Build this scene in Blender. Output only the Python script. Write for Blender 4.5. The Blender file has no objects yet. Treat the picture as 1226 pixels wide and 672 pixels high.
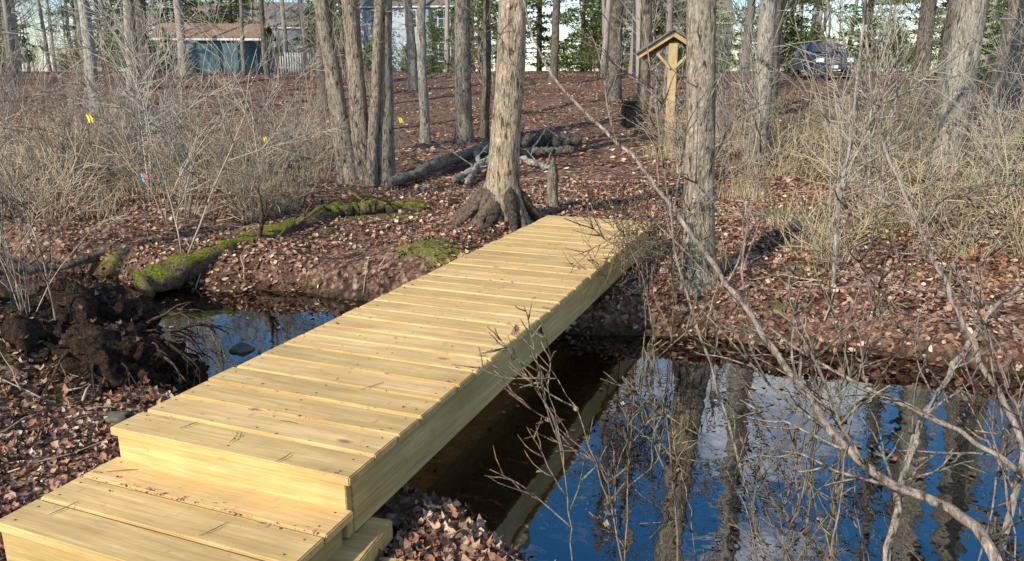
import bpy, math, random
import numpy as np
from mathutils import Vector, Matrix
random.seed(7); rng=np.random.default_rng(11)
scene=bpy.context.scene
CAMZ=1.45
# ------------------------------------------------------------ noise / terrain
def hsh(a,b,s):
    v=np.sin(a*127.1+b*311.7+s*74.7)*43758.5453
    return v-np.floor(v)
def vn(x,y,s=0):
    xi=np.floor(x); yi=np.floor(y); fx=x-xi; fy=y-yi
    fx=fx*fx*(3-2*fx); fy=fy*fy*(3-2*fy)
    a=hsh(xi,yi,s);b=hsh(xi+1,yi,s);c=hsh(xi,yi+1,s);d=hsh(xi+1,yi+1,s)
    return (a*(1-fx)+b*fx)*(1-fy)+(c*(1-fx)+d*fx)*fy-.5
def fbm(x,y,s=0,o=4):
    r=0;a=1
    for i in range(o):
        r=r+a*vn(x*2**i,y*2**i,s+i*3.1); a*=.5
    return r
def sstep(a,b,x):
    t=np.clip((x-a)/(b-a),0,1); return t*t*(3-2*t)
CH=[(-60,24,.6),(-20,14,.5),(-9,9.6,.45),(-6,8.5,.6),(-4.2,7.2,1.0),(-2.9,6.5,1.42),(-1.6,6.1,1.4),(0,4.95,1.5),(1.5,4.35,1.98),(3.5,3.55,1.9),(7,2.4,1.9),(14,0.5,1.9),(60,-12,2)]
def chan(x,y):
    best=np.full(np.shape(x),1e9)
    for (x0,y0,w0),(x1,y1,w1) in zip(CH[:-1],CH[1:]):
        dx,dy=x1-x0,y1-y0
        t=np.clip(((x-x0)*dx+(y-y0)*dy)/(dx*dx+dy*dy),0,1)
        d=np.hypot(x-x0-t*dx,y-y0-t*dy)-(w0+t*(w1-w0))
        best=np.minimum(best,d)
    return best
YS=[-400,-30,0,2.6,4,7.5,8.5,9.5,12,18,25,30,35,42,55,80,400]
ZS=[-.3,-.3,-.38,-.40,-.45,-.42,-.27,-.25,-.22,-.05,.3,.8,1.3,1.85,2.2,2.6,4.5]
HUM=[(-3.35,4.8,.62,.30),(-3.9,4.9,.8,.22),(-.95,7.95,.45,.16),(-.12,9.15,.7,.12),(3.2,6.6,.5,.15),(4.6,6.2,.6,.2),(2.2,7.3,.6,.1),(-5,11,1.0,.15),(6,8,1,.2),(.2,8.8,1.2,.08),(.35,2.0,.6,.05)]
WATER=-.70
def H(x,y):
    x=np.asarray(x,float);y=np.asarray(y,float)
    b=np.interp(y,YS,ZS)
    b=b-.14*np.exp(-((x+5)/3.5)**2-((y-9)/3.2)**2)
    amp=np.clip(.6+y/20,.6,2.2)
    b=b+.09*amp*fbm(x*.45,y*.45,1,3)+.05*fbm(x*2.2,y*2.2,5,3)
    for cx,cy,r,h in HUM:
        b=b+h*np.exp(-(((x-cx)**2+(y-cy)**2)/(r*r)))
    lx=(x+1.192)*.9306-(y-2.82)*.366; ly=(x+1.192)*.366+(y-2.82)*.9306
    m=sstep(1.3,.7,np.abs(lx))*sstep(-1.2,-.6,ly)*sstep(6.9,6.2,ly)
    b=np.where(m>0,np.minimum(b,b*(1-m)+(-.36)*m),b)
    c=chan(x,y)+.25*fbm(x*1.3,y*1.3,9,3)
    k=sstep(.28,-.4,c)
    return b*(1-k)+(-1.02)*k
def Hs(x,y): return float(H(np.array([x]),np.array([y]))[0])
# ------------------------------------------------------------ mesh helper
def mk(name,V,Fs,cols=None,mat=None,smooth=False,parent=None,loc=None,link=True):
    V=np.asarray(V,np.float32).reshape(-1,3)
    me=bpy.data.meshes.new(name)
    me.vertices.add(len(V)); me.vertices.foreach_set('co',V.ravel())
    idx=[];st=[];o=0
    for F in Fs:
        F=np.asarray(F,np.int32)
        if F.size==0: continue
        n,k=F.shape
        idx.append(F.ravel()); st.append(o+np.arange(n)*k); o+=n*k
    idx=np.concatenate(idx); st=np.concatenate(st).astype(np.int32)
    me.loops.add(len(idx)); me.loops.foreach_set('vertex_index',idx)
    me.polygons.add(len(st)); me.polygons.foreach_set('loop_start',st)
    me.update(calc_edges=True)
    if smooth: me.polygons.foreach_set('use_smooth',np.ones(len(st),bool))
    if cols is not None:
        a=me.color_attributes.new('Col','FLOAT_COLOR','POINT')
        c=np.ones((len(V),4),np.float32); c[:,:3]=cols
        a.data.foreach_set('color',c.ravel())
    if mat: me.materials.append(mat)
    if not link: return me
    ob=bpy.data.objects.new(name,me); scene.collection.objects.link(ob)
    if parent: ob.parent=parent
    if loc is not None: ob.location=loc
    return ob
def empty(name,loc=(0,0,0),rz=0):
    e=bpy.data.objects.new(name,None); scene.collection.objects.link(e)
    e.location=loc; e.rotation_euler=(0,0,rz); e.empty_display_size=.2; return e
class Acc:
    def __init__(s): s.V=[];s.F4=[];s.F3=[];s.C=[];s.n=0
    def tube(s,P,R,k=4,col=(.3,.25,.2),lump=None):
        P=np.asarray(P,float);R=np.asarray(R,float);n=len(P)
        T=np.gradient(P,axis=0); T/= (np.linalg.norm(T,axis=1,keepdims=True)+1e-9)
        d=P[-1]-P[0]; ref=np.zeros(3); ref[int(np.argmin(np.abs(d)))]=1
        A=np.cross(T,ref); A/=(np.linalg.norm(A,axis=1,keepdims=True)+1e-9); B=np.cross(T,A)
        th=np.arange(k)*2*math.pi/k
        RR=R[:,None]*np.ones(k)[None]
        if lump is not None: RR=RR*lump(np.arange(n)[:,None],th[None],P)
        V=P[:,None]+RR[...,None]*(np.cos(th)[None,:,None]*A[:,None]+np.sin(th)[None,:,None]*B[:,None])
        i=np.arange(n-1)[:,None]*k; j=np.arange(k)[None]; j2=(j+1)%k
        F=np.stack([i+j,i+j2,i+k+j2,i+k+j],-1).reshape(-1,4)+s.n
        s.V.append(V.reshape(-1,3)); s.F4.append(F)
        s.C.append(np.tile(np.asarray(col,float),(n*k,1))); 
        s.F3.append(np.stack([np.full(k-2,s.n+(n-1)*k),s.n+(n-1)*k+np.arange(1,k-1),s.n+(n-1)*k+np.arange(2,k)],-1))
        s.F3.append(np.stack([np.full(k-2,s.n),s.n+np.arange(2,k),s.n+np.arange(1,k-1)],-1))
        s.n+=n*k
    def tris(s,V,F,C):
        s.V.append(V);s.F3.append(F+s.n);s.C.append(C);s.n+=len(V)
    def out(s,name,mat,**kw):
        Fs=[]
        if s.F4: Fs.append(np.concatenate(s.F4))
        if s.F3: Fs.append(np.concatenate(s.F3))
        return mk(name,np.concatenate(s.V),Fs,np.concatenate(s.C),mat,**kw)
# ------------------------------------------------------------ materials
def M(name):
    m=bpy.data.materials.new(name); m.use_nodes=True; nt=m.node_tree
    b=nt.nodes['Principled BSDF']; return m,nt,b
def nd(nt,t,**kw):
    n=nt.nodes.new(t)
    for k,v in kw.items(): setattr(n,k,v)
    return n
def L(nt,a,b): nt.links.new(a,b)
def ramp(nt,src,stops):
    r=nt.nodes.new('ShaderNodeValToRGB'); e=r.color_ramp.elements
    while len(e)<len(stops): e.new(.5)
    for i,(p,c) in enumerate(stops):
        e[i].position=p; e[i].color=(*c,1) if len(c)==3 else c
    L(nt,src,r.inputs[0]); return r.outputs[0]
def mix(nt,f,a,b,mode='MIX'):
    m=nt.nodes.new('ShaderNodeMix'); m.data_type='RGBA'; m.blend_type=mode
    for v,i in ((f,0),(a,6),(b,7)):
        if hasattr(v,'default_value') or hasattr(v,'links'): L(nt,v,m.inputs[i])
        else: m.inputs[i].default_value=v if i==0 else (*v,1)
    return m.outputs[2]
def coords(nt,scale=(1,1,1),rand=False,kind='Object'):
    tc=nd(nt,'ShaderNodeTexCoord'); mp=nd(nt,'ShaderNodeMapping'); mp.inputs['Scale'].default_value=scale
    L(nt,tc.outputs[kind],mp.inputs[0])
    if rand:
        oi=nd(nt,'ShaderNodeObjectInfo'); mu=nd(nt,'ShaderNodeMath',operation='MULTIPLY'); mu.inputs[1].default_value=61.7
        L(nt,oi.outputs['Random'],mu.inputs[0]); cb=nd(nt,'ShaderNodeCombineXYZ')
        for i in range(3): L(nt,mu.outputs[0],cb.inputs[i])
        L(nt,cb.outputs[0],mp.inputs['Location'])
    return mp.outputs[0]
def noise(nt,vec,scale,detail=4,rough=.55,dist=0):
    n=nd(nt,'ShaderNodeTexNoise'); L(nt,vec,n.inputs['Vector'])
    n.inputs['Scale'].default_value=scale;n.inputs['Detail'].default_value=detail;n.inputs['Roughness'].default_value=rough;n.inputs['Distortion'].default_value=dist
    return n.outputs[0]
def bump(nt,b,h,s=.5,d=.02):
    n=nd(nt,'ShaderNodeBump'); n.inputs['Strength'].default_value=s;n.inputs['Distance'].default_value=d
    L(nt,h,n.inputs['Height']); L(nt,n.outputs[0],b.inputs['Normal'])
def simple(name,col,rough=.6,metal=0,var=.15,sc=6):
    m,nt,b=M(name); v=coords(nt); n=noise(nt,v,sc)
    c=ramp(nt,n,[(.3,tuple(x*(1-var) for x in col)),(.7,tuple(min(1,x*(1+var)) for x in col))])
    L(nt,c,b.inputs['Base Color']); b.inputs['Roughness'].default_value=rough; b.inputs['Metallic'].default_value=metal
    return m
def bark_mat(name,moss=0,lichen=True):
    m,nt,b=M(name); at=nd(nt,'ShaderNodeAttribute',attribute_name='Col')
    v=coords(nt,(1,1,.22) if lichen else (1,1,1),True); n=noise(nt,v,30,6,.65,.9)
    v2=coords(nt,(1,1,1),True); n2=noise(nt,v2,4.5,4,.6); n3=noise(nt,v2,38,3,.6)
    f=ramp(nt,n,[(.38,(.16,.14,.12)),(.47,(.75,.74,.72)),(.66,(1.3,1.3,1.3))])
    c=mix(nt,1,at.outputs['Color'],f,'MULTIPLY')
    if lichen:
        lf=ramp(nt,n2,[(.5,(0,0,0)),(.62,(.4,.4,.4))])
        c=mix(nt,lf,c,(.38,.37,.29))
    sp=ramp(nt,n3,[(.35,(.65,.65,.65)),(.6,(1,1,1))]); c=mix(nt,1,c,sp,'MULTIPLY')
    if moss:
        g=nd(nt,'ShaderNodeNewGeometry'); sx=nd(nt,'ShaderNodeSeparateXYZ'); L(nt,g.outputs['Normal'],sx.inputs[0])
        ad=nd(nt,'ShaderNodeMath',operation='ADD'); L(nt,sx.outputs['Z'],ad.inputs[0]); 
        mn=nd(nt,'ShaderNodeMath',operation='MULTIPLY'); L(nt,n2,mn.inputs[0]); mn.inputs[1].default_value=4; L(nt,mn.outputs[0],ad.inputs[1])
        mm=nd(nt,'ShaderNodeMapRange'); L(nt,ad.outputs[0],mm.inputs[0]); mm.inputs[1].default_value=moss; mm.inputs[2].default_value=moss+.6
        gc=ramp(nt,n3,[(.3,(.06,.07,.01)),(.7,(.34,.35,.05))])
        c=mix(nt,mm.outputs[0],c,gc)
    L(nt,c,b.inputs['Base Color']); b.inputs['Roughness'].default_value=.9
    b.inputs['Specular IOR Level'].default_value=.2
    bump(nt,b,n,1,.05); return m
BARK=bark_mat('bark'); MOSSLOG=bark_mat('mossy_bark',2.2,False); SOIL=bark_mat('root_soil',3.2,False)
def colmat(name,rough=.8,trans=0,spec=.25,var=True):
    m,nt,b=M(name); at=nd(nt,'ShaderNodeAttribute',attribute_name='Col')
    c=at.outputs['Color']
    if var:
        v=coords(nt); n=noise(nt,v,60,2); c=mix(nt,1,c,ramp(nt,n,[(.3,(.75,.75,.75)),(.7,(1.2,1.2,1.2))]),'MULTIPLY')
    L(nt,c,b.inputs['Base Color']); b.inputs['Roughness'].default_value=rough; b.inputs['Specular IOR Level'].default_value=spec
    if trans:
        tr=nd(nt,'ShaderNodeBsdfTranslucent'); L(nt,c,tr.inputs[0]); ms=nd(nt,'ShaderNodeMixShader'); ms.inputs[0].default_value=trans
        L(nt,b.outputs[0],ms.inputs[1]);L(nt,tr.outputs[0],ms.inputs[2]); L(nt,ms.outputs[0],nt.nodes['Material Output'].inputs[0])
    return m
TWIG=colmat('twig_bark',.8,var=False); LEAF=colmat('dry_leaf',.6,0,.3); NEEDLE=colmat('evergreen_needles',.6,.2,var=False); GRASS=colmat('dead_grass',.7,0,var=False)
def ground_mat():
    m,nt,b=M('leaf_litter_ground'); v=coords(nt)
    vm=nd(nt,'ShaderNodeVectorMath',operation='MULTIPLY_ADD')
    nc=nd(nt,'ShaderNodeTexNoise'); L(nt,v,nc.inputs['Vector']); nc.inputs['Scale'].default_value=12
    L(nt,nc.outputs['Color'],vm.inputs[0]); vm.inputs[1].default_value=(.09,.09,.09); L(nt,v,vm.inputs[2])
    vo=nd(nt,'ShaderNodeTexVoronoi'); vo.inputs['Scale'].default_value=21; L(nt,vm.outputs[0],vo.inputs['Vector'])
    sp=nd(nt,'ShaderNodeSeparateColor'); L(nt,vo.outputs['Color'],sp.inputs[0])
    c=ramp(nt,sp.outputs[0],[(0,(.09,.048,.034)),(.3,(.21,.115,.078)),(.55,(.33,.19,.13)),(.8,(.45,.29,.20)),(1,(.58,.43,.32))])
    c=mix(nt,1,c,ramp(nt,vo.outputs['Distance'],[(.0,(1.1,1.1,1.1)),(.8,(.4,.4,.4))]),'MULTIPLY')
    big=noise(nt,v,.7,5,.6)
    c=mix(nt,1,c,ramp(nt,big,[(.35,(.7,.65,.61)),(.65,(1.1,1.08,1.04))]),'MULTIPLY')
    at=nd(nt,'ShaderNodeAttribute',attribute_name='Col'); s2=nd(nt,'ShaderNodeSeparateColor'); L(nt,at.outputs['Color'],s2.inputs[0])
    fn=noise(nt,v,45,4)
    moss=ramp(nt,fn,[(.3,(.06,.07,.012)),(.7,(.32,.31,.06))])
    mud=ramp(nt,fn,[(.3,(.018,.012,.008)),(.7,(.08,.045,.022))])
    c=mix(nt,s2.outputs[1],c,moss); c=mix(nt,s2.outputs[2],c,mud)
    L(nt,c,b.inputs['Base Color']); b.inputs['Roughness'].default_value=.85; b.inputs['Specular IOR Level'].default_value=.25
    ad=nd(nt,'ShaderNodeMath',operation='ADD'); L(nt,vo.outputs['Distance'],ad.inputs[0]); L(nt,fn,ad.inputs[1])
    bump(nt,b,ad.outputs[0],.7,.025); return m
GROUND=ground_mat()
def axis(lo,hi,a,b,f):
    mid=list(np.arange(a,b,f)); out=[];x=b;s=f
    while x<hi: out.append(x); s*=1.13; x+=s
    out.append(hi); x=a-f;s=f;pre=[]
    while x>lo: pre.append(x); s*=1.13; x-=s
    pre.append(lo); return np.array(pre[::-1]+mid+out)
gx=axis(-420,420,-9,9,.085); gy=axis(-420,460,-.5,14,.085)
X,Y=np.meshgrid(gx,gy); Z=H(X,Y)
nx,ny=len(gx),len(gy)
ii=(np.arange(ny-1)[:,None]*nx+np.arange(nx-1)[None]).ravel()
F=np.stack([ii,ii+1,ii+nx+1,ii+nx],-1)
cm=np.zeros((nx*ny,3)); xf,yf,zf=X.ravel(),Y.ravel(),Z.ravel()
moss=np.zeros(nx*ny)
for cx,cy,r,a in [(-.95,7.95,.42,1.1),(-1.6,10.2,.6,.8),(-1.9,10.6,.6,.8),(4.4,6.4,.4,.6),(2.6,6.6,.35,.6),(-1.45,5.0,.3,.8),(-2.3,9.3,.4,.6),(-3.0,4.6,.4,.6),(-4.6,8.3,.5,.5)]:
    moss=np.maximum(moss,a*np.exp(-((xf-cx)**2+(yf-cy)**2)/r**2))
moss=np.clip((moss+.9*fbm(xf*3,yf*3,21,3)-.35)*2,0,.9)*(moss>.1)
wet=.85*np.exp(-((xf+2.75)**2/.7+(yf-4.75)**2/.25))*(fbm(xf*2.5,yf*2.5,77,3)>-.25)
cm[:,1]=moss; cm[:,2]=np.maximum(sstep(-.52,-.70,zf+.06*fbm(xf*4,yf*4,3,2))*(np.abs(xf)<100),wet)
mk('ground',np.stack([xf,yf,zf],-1),[F],cm,GROUND,smooth=True)
# water
m,nt,b=M('creek_water'); WATERM=m
fr=nd(nt,'ShaderNodeFresnel'); fr.inputs['IOR'].default_value=3.3
gl=nd(nt,'ShaderNodeBsdfGlossy'); gl.inputs['Roughness'].default_value=.0; gl.inputs['Color'].default_value=(1,1,1,1)
tr=nd(nt,'ShaderNodeBsdfTransparent'); tr.inputs[0].default_value=(.46,.20,.07,1)
ms=nd(nt,'ShaderNodeMixShader'); v=coords(nt); n=noise(nt,v,3.2,3,.5); bp=nd(nt,'ShaderNodeBump'); bp.inputs['Strength'].default_value=.16; bp.inputs['Distance'].default_value=.02
L(nt,n,bp.inputs['Height']); L(nt,bp.outputs[0],gl.inputs['Normal'])
L(nt,fr.outputs[0],ms.inputs[0]); L(nt,tr.outputs[0],ms.inputs[1]); L(nt,gl.outputs[0],ms.inputs[2]); L(nt,ms.outputs[0],nt.nodes['Material Output'].inputs[0])
wx=np.linspace(-18,20,20); wy=np.linspace(-3,15,12); WX,WY=np.meshgrid(wx,wy)
jj=(np.arange(11)[:,None]*20+np.arange(19)[None]).ravel()
mk('creek_water',np.stack([WX.ravel(),WY.ravel(),np.full(240,WATER)],-1),[np.stack([jj,jj+1,jj+21,jj+20],-1)],None,WATERM)
# ------------------------------------------------------------ leaves
PAL=np.array([(.31,.15,.09),(.46,.29,.19),(.18,.09,.058),(.63,.47,.34),(.10,.055,.037),(.42,.20,.11),(.37,.245,.175),(.23,.125,.09)])
PW=np.array([.19,.18,.15,.12,.11,.11,.09,.05]);PW/=PW.sum()
def leaves(P,size,k,acc,pal=PAL,pw=PW,tilt=.5,curlr=(-.2,.9)):
    n=len(P); th=np.arange(k)*2*math.pi/k
    if k>=8: rad=np.where(np.arange(k)%2==0,.55,.34)
    else: rad=np.full(k,.45)
    base=np.stack([np.cos(th)*rad,np.sin(th)*rad*.7,np.zeros(k)],-1)
    base=np.vstack([[0,0,0],base]); V=np.tile(base,(n,1,1))
    V[:,1:,:]*=rng.uniform(.7,1.25,(n,k,1))
    curl=rng.uniform(*curlr,(n,1)); V[:,:,2]=curl*(V[:,:,0]**2*.6+V[:,:,1]**2)*2.4
    V*=(size*rng.uniform(.5,1.4,n))[:,None,None]
    a=rng.uniform(0,6.28,n); t=rng.normal(0,tilt,n); t2=rng.normal(0,tilt,n)
    ca,sa=np.cos(a),np.sin(a); ct,st=np.cos(t),np.sin(t); c2,s2=np.cos(t2),np.sin(t2)
    x,y,z=V[...,0],V[...,1],V[...,2]
    y,z=y*ct[:,None]-z*st[:,None],y*st[:,None]+z*ct[:,None]
    x,z=x*c2[:,None]+z*s2[:,None],-x*s2[:,None]+z*c2[:,None]
    x,y=x*ca[:,None]-y*sa[:,None],x*sa[:,None]+y*ca[:,None]
    V=np.stack([x,y,z],-1)+P[:,None,:]
    C=pal[rng.choice(len(pal),n,p=pw)]*rng.uniform(.75,1.25,(n,1))
    C=np.repeat(C[:,None],k+1,1)*rng.uniform(.85,1.12,(n,k+1,1))
    o=(np.arange(n)*(k+1))[:,None]; j=np.arange(k)[None]
    F=np.stack([np.broadcast_to(o,(n,k)),o+1+j,o+1+(j+1)%k],-1).reshape(-1,3)
    acc.tris(V.reshape(-1,3),F,C.reshape(-1,3))
def inbridge(x,y,pad=0):
    lx=(x+1.192)*.9306-(y-2.82)*.366; ly=(x+1.192)*.366+(y-2.82)*.9306
    return (np.abs(lx)<.62+pad)&(ly>-.6-pad)&(ly<5.95+pad)
acc=Acc()
n=135000; r=1.6+11.9*rng.random(n)**1.1; a=rng.uniform(-.76,.76,n)
x=r*np.sin(a);y=r*np.cos(a); z=H(x,y)
keep=(z>WATER-.03)&(rng.random(n)<np.clip(.25+1.1*(fbm(x*1.1,y*1.1,31,3)+.4),.12,1))
mo=sum(np.exp(-((x-cx)**2+(y-cy)**2)/.16) for cx,cy in [(-.95,7.95),(-1.6,10.2)])+1.2*np.exp(-((x+2.75)**2/.6+(y-4.75)**2/.2))
keep&=(rng.random(n)>mo*.75)&~(inbridge(x,y)&(z>-.42))
x,y,z=x[keep],y[keep],z[keep]; r=r[keep]; q=rng.random(len(x))
P=np.stack([x,y,z+rng.uniform(.004,.03,len(x))],-1)
leaves(P[(r<6)&(q<.5)],.052,8,acc,curlr=(-.5,1.6)); leaves(P[(r<6)&(q>=.5)],.045,6,acc,curlr=(-.5,1.8))
leaves(P[r>=6],.060,5,acc)
n=95000; r=rng.uniform(13,48,n); a=rng.uniform(-.72,.72,n); x=r*np.sin(a);y=r*np.cos(a); z=H(x,y)
k=rng.random(n)<np.clip(.6+.9*fbm(x*.6,y*.6,61,3),.15,1); x,y,z=x[k],y[k],z[k]
leaves(np.stack([x,y,z+rng.uniform(.005,.03,len(x))],-1),.115,4,acc,PAL*np.array([1.3,1.25,1.22]),tilt=.25,curlr=(-.1,.4))
n=45000; x=rng.uniform(-6,5,n); y=rng.uniform(2,9,n); z=H(x,y)
k=(z<WATER)&(rng.random(n)<np.clip(1.1*np.exp(-(WATER-z)/.06)*.35+.012*(x<-1)+.05*(fbm(x*2,y*2,41,2)>.28),0,1))
leaves(np.stack([x[k],y[k],np.full(k.sum(),WATER+.006)],-1),.05,8,acc,tilt=.06,curlr=(-.1,.3))
k=(z<WATER-.02)&(rng.random(n)<.4)
leaves(np.stack([x[k],y[k],np.minimum(z[k]+.02,WATER-.03)],-1),.07,5,acc)
acc.out('leaf_litter',LEAF)
# ------------------------------------------------------------ trees
def rot(v,ax,an):
    ax=ax/np.linalg.norm(ax); return v*math.cos(an)+np.cross(ax,v)*math.sin(an)+ax*np.dot(ax,v)*(1-math.cos(an))
def branch(A,p,d,ln,r,lev,col,R,up=.25,k=4,nch=5,seg=6):
    P=[p];dd=d.copy()
    for i in range(seg):
        dd=dd+np.array([R.gauss(0,.13),R.gauss(0,.13),R.gauss(0,.1)+up*.25]); dd/=np.linalg.norm(dd)
        P.append(P[-1]+dd*ln/seg)
    P=np.array(P); t=np.linspace(0,1,seg+1)
    A.tube(P,r*(1-.85*t)+.0015,k,col)
    if lev>0:
        for c in range(nch):
            f=R.uniform(.25,1); i=min(seg-1,int(f*seg)); q=P[i]+(P[i+1]-P[i])*(f*seg-i)
            T=P[i+1]-P[i]; T/=np.linalg.norm(T)
            s=np.cross(T,np.array([R.gauss(0,1),R.gauss(0,1),R.gauss(0,1)]))
            nd_=rot(T,s,R.uniform(.4,.95))
            branch(A,q,nd_,ln*R.uniform(.35,.6)*(1.15-.5*f),r*(1-.8*f)*.65+.002,lev-1,col,R,up,3,nch,max(3,seg-2))
def trunkpath(base,h,lean,R,n=26,wob=.05):
    t=np.linspace(0,1,n)**1.6; z=-.25+t*(h+.25)
    w=np.cumsum([R.gauss(0,wob) for _ in range(n)])*np.linspace(0,1,n)**.5
    w2=np.cumsum([R.gauss(0,wob) for _ in range(n)])*np.linspace(0,1,n)**.5
    return np.stack([lean[0]*z+w*.6,lean[1]*z+w2*.6,z],-1)
def tree(name,x,y,r,h=15,lean=(0,0),seed=1,col=(.30,.27,.23),flare=1.5,limb=.35,nl=11,sides=14,stems=None,low=3,wob=.05,mat=None,nz=26):
    R=random.Random(seed); A=Acc(); b=np.zeros(3)
    for (dx,dy,ln,rr) in (stems or [(0,0,lean,r)]):
        P=trunkpath(b,h,ln,R,nz,wob)+np.array([dx,dy,0]); z=P[:,2]
        rad=rr*(1-.72*np.clip(z/h,0,1))*(1+(flare-1)*np.exp(-np.clip(z,0,9)/.22))
        ph=R.uniform(0,6)
        lump=lambda i,th,P:1+.16*np.exp(-np.clip(P[:,2:3],0,9)/.25)*np.cos(4*th+ph)+.05*np.sin(3*th+P[:,2:3]*2.1+ph)+.035*np.sin(5*th-P[:,2:3]*5+ph)
        A.tube(P,rad,sides,col,lump)
        for i in range(nl):
            f=limb+(1-limb)*(i+R.random())/nl; j=int(np.searchsorted(z,f*h)); j=min(j,len(P)-2)
            q=P[j]; an=R.uniform(0,6.28)
            d=np.array([math.cos(an),math.sin(an),R.uniform(.35,1.1)]);d/=np.linalg.norm(d)
            branch(A,q,d,h*(.33-.2*f)*R.uniform(.8,1.2),max(.012,rad[j]*.45),2,col,R,.3,5,4)
        for i in range(low):
            j=R.randint(6,14); an=R.uniform(0,6.28); d=np.array([math.cos(an),math.sin(an),R.uniform(-.1,.7)])
            branch(A,P[j],d/np.linalg.norm(d),R.uniform(.5,1.3),.01,1,tuple(c*.9 for c in col),R,.1,4,4)
    return A.out(name,mat or BARK,smooth=True,loc=(x,y,Hs(x,y)))
G1=(.43,.36,.28);G2=(.34,.305,.26);G3=(.22,.185,.155);G4=(.50,.46,.40)
t1=tree('maple_tree',-.14,9.15,.18,15,(.055,.02),3,(.60,.48,.35),1.9,low=2,wob=.012,sides=24,nz=44)
tree('maple_tree',1.72,6.8,.14,13,(-.045,.03),4,(.50,.42,.32),1.35,low=3,wob=.014,sides=20,nz=36)
tree('swamp_maple_clump',-2.65,13.1,.17,13,seed=5,col=G1,flare=1.3,nl=8,stems=[(-.05,0,(-.13,0),.14),(.12,.05,(-.03,.02),.16),(.42,.1,(.03,.03),.18),(.25,-.15,(.075,.06),.09),(-.3,.2,(-.05,.0),.08)],wob=.03,low=2)
tree('gray_birch_tree',-2.1,18.8,.12,13,(.0,0),6,(.5,.46,.40),1.2)
tree('oak_tree',-1.2,19.5,.22,16,(-.01,.0),7,G2,1.3)
tree('oak_tree',-.8,20.8,.12,14,(.02,.0),8,G3,1.2)
tree('oak_tree',5.0,15.8,.19,15,(.0,0),9,G4,1.35)
tree('oak_tree',7.4,13.1,.27,16,(.055,0),10,(.48,.44,.37),1.35,wob=.03)
tree('oak_tree',10.9,17,.50,18,(.02,0),11,(.38,.33,.27),1.4,sides=22,wob=.02)
tree('oak_tree',9.9,19,.2,16,(.0,0),12,G3,1.2)
tree('maple_tree',3.45,20.6,.17,15,(.0,0),13,(.36,.3,.23),1.2)
tree('oak_tree',7.1,21.5,.2,15,(.0,0),14,G3,1.2)
tree('oak_tree',8.6,26,.2,15,(.0,0),15,G3,1.2)
tree('gray_birch_tree',-13.6,25.5,.2,15,(.0,0),16,(.6,.57,.51),1.2)
tree('oak_tree',-13.8,29,.17,16,(.02,0),17,G2,1.2)
tree('oak_tree',-15.8,34,.33,17,(.0,0),18,G3,1.2)
tree('oak_tree',-14.5,21,.28,17,(.0,0),19,G3,1.2)
tree('oak_tree',-3.6,22,.15,15,(.03,0),20,G2,1.2)
tree('oak_tree',3.9,30,.28,17,(.0,0),21,G3,1.2)
tree('oak_tree',-6.6,27,.2,15,(.02,0),22,G3,1.2)
tree('oak_tree',13.2,24,.35,16,(.02,0),23,G3,1.2)
tree('oak_tree',16.8,20,.25,16,(.0,0),25,G2,1.2)
tree('gray_birch_tree',-4.2,33,.2,15,(-.02,0),26,G4,1.2)
tree('oak_tree',1.9,36,.2,15,(.02,0),27,G3,1.2)
tree('oak_tree',-8.3,36,.24,15,(.0,0),28,G3,1.2)
tree('oak_tree',-12.4,40,.15,15,(.0,0),29,G3,1.2)
tree('oak_tree',-14.6,43,.12,15,(.01,0),30,G2,1.2)
for i,(x,y,r) in enumerate([(-13,-1.5,.18),(-3,-12,.2),(2.5,-14,.18),(-7,-17,.25),(-16,2,.25),(-11.5,6.5,.2),(5,-8,.18)]):  # unseen trees added behind and beside the camera to cast dappled shade
    tree('oak_tree',x,y,r,14,(.0,0),60+i,G2,1.3,nl=9,sides=10,limb=.45)
A=Acc();R=random.Random(5)
for i in range(15):
    an=i*.43+R.uniform(-.2,.2); P=[]; g0=Hs(-.14,9.15); bow=R.uniform(-.6,.6); ext=R.uniform(.38,.62); tp=R.uniform(.18,.36)
    for t in np.linspace(0,1,12):
        aa=an+bow*t; q=np.array([math.cos(aa),math.sin(aa),0])*(.10+ext*t); zz=Hs(-.14+q[0],9.15+q[1])-g0
        P.append([q[0],q[1],zz+tp*(1-t)**1.3+.05-.12*t+R.uniform(0,.02)])
    A.tube(P,np.linspace(.085,.04,12)*np.array([R.uniform(.85,1.18) for _ in range(12)]),10,np.array([.26,.20,.15])*R.uniform(.5,1.2))
ro=A.out('roots',SOIL,smooth=True,parent=t1)
# ---------------- shrub prototypes
def shrub_mesh(nm,seed,ns=10,h=1.5,spread=.5,r=.006,col=(.32,.26,.2),nch=5,lev=1,arch=0,leaf=0,k=3):
    R=random.Random(seed); A=Acc()
    for s in range(ns):
        an=R.uniform(0,6.28); sp=R.uniform(.05,spread)
        d=np.array([math.cos(an)*sp,math.sin(an)*sp,1.]); d/=np.linalg.norm(d)
        c=np.array(col)*R.uniform(.7,1.3)
        p=np.array([math.cos(an)*.12*R.random(),math.sin(an)*.12*R.random(),-.05])
        branch(A,p,d,h*R.uniform(.5,1.1),r*R.uniform(.7,1.3),lev,tuple(c),R,.05-arch*R.random(),k,nch,6)
    if leaf:
        V=np.concatenate(A.V); ix=rng.choice(len(V),leaf); leaves(V[ix],.045,5,A,tilt=1.2)
    return A.out(nm,TWIG,link=False)
S_thin=[shrub_mesh('shrub_thin',i,6,1.5,.45,.005,(.43,.35,.27),4,2) for i in range(4)]
S_dense=[shrub_mesh('shrub_dense',20+i,15,.9,1.0,.0035,(.50,.41,.28),5,1,.3,leaf=8) for i in range(4)]
S_arch=[shrub_mesh('shrub_arching',40+i,9,1.4,.9,.0045,(.42,.37,.2),4,1,.9) for i in range(3)]
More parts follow.
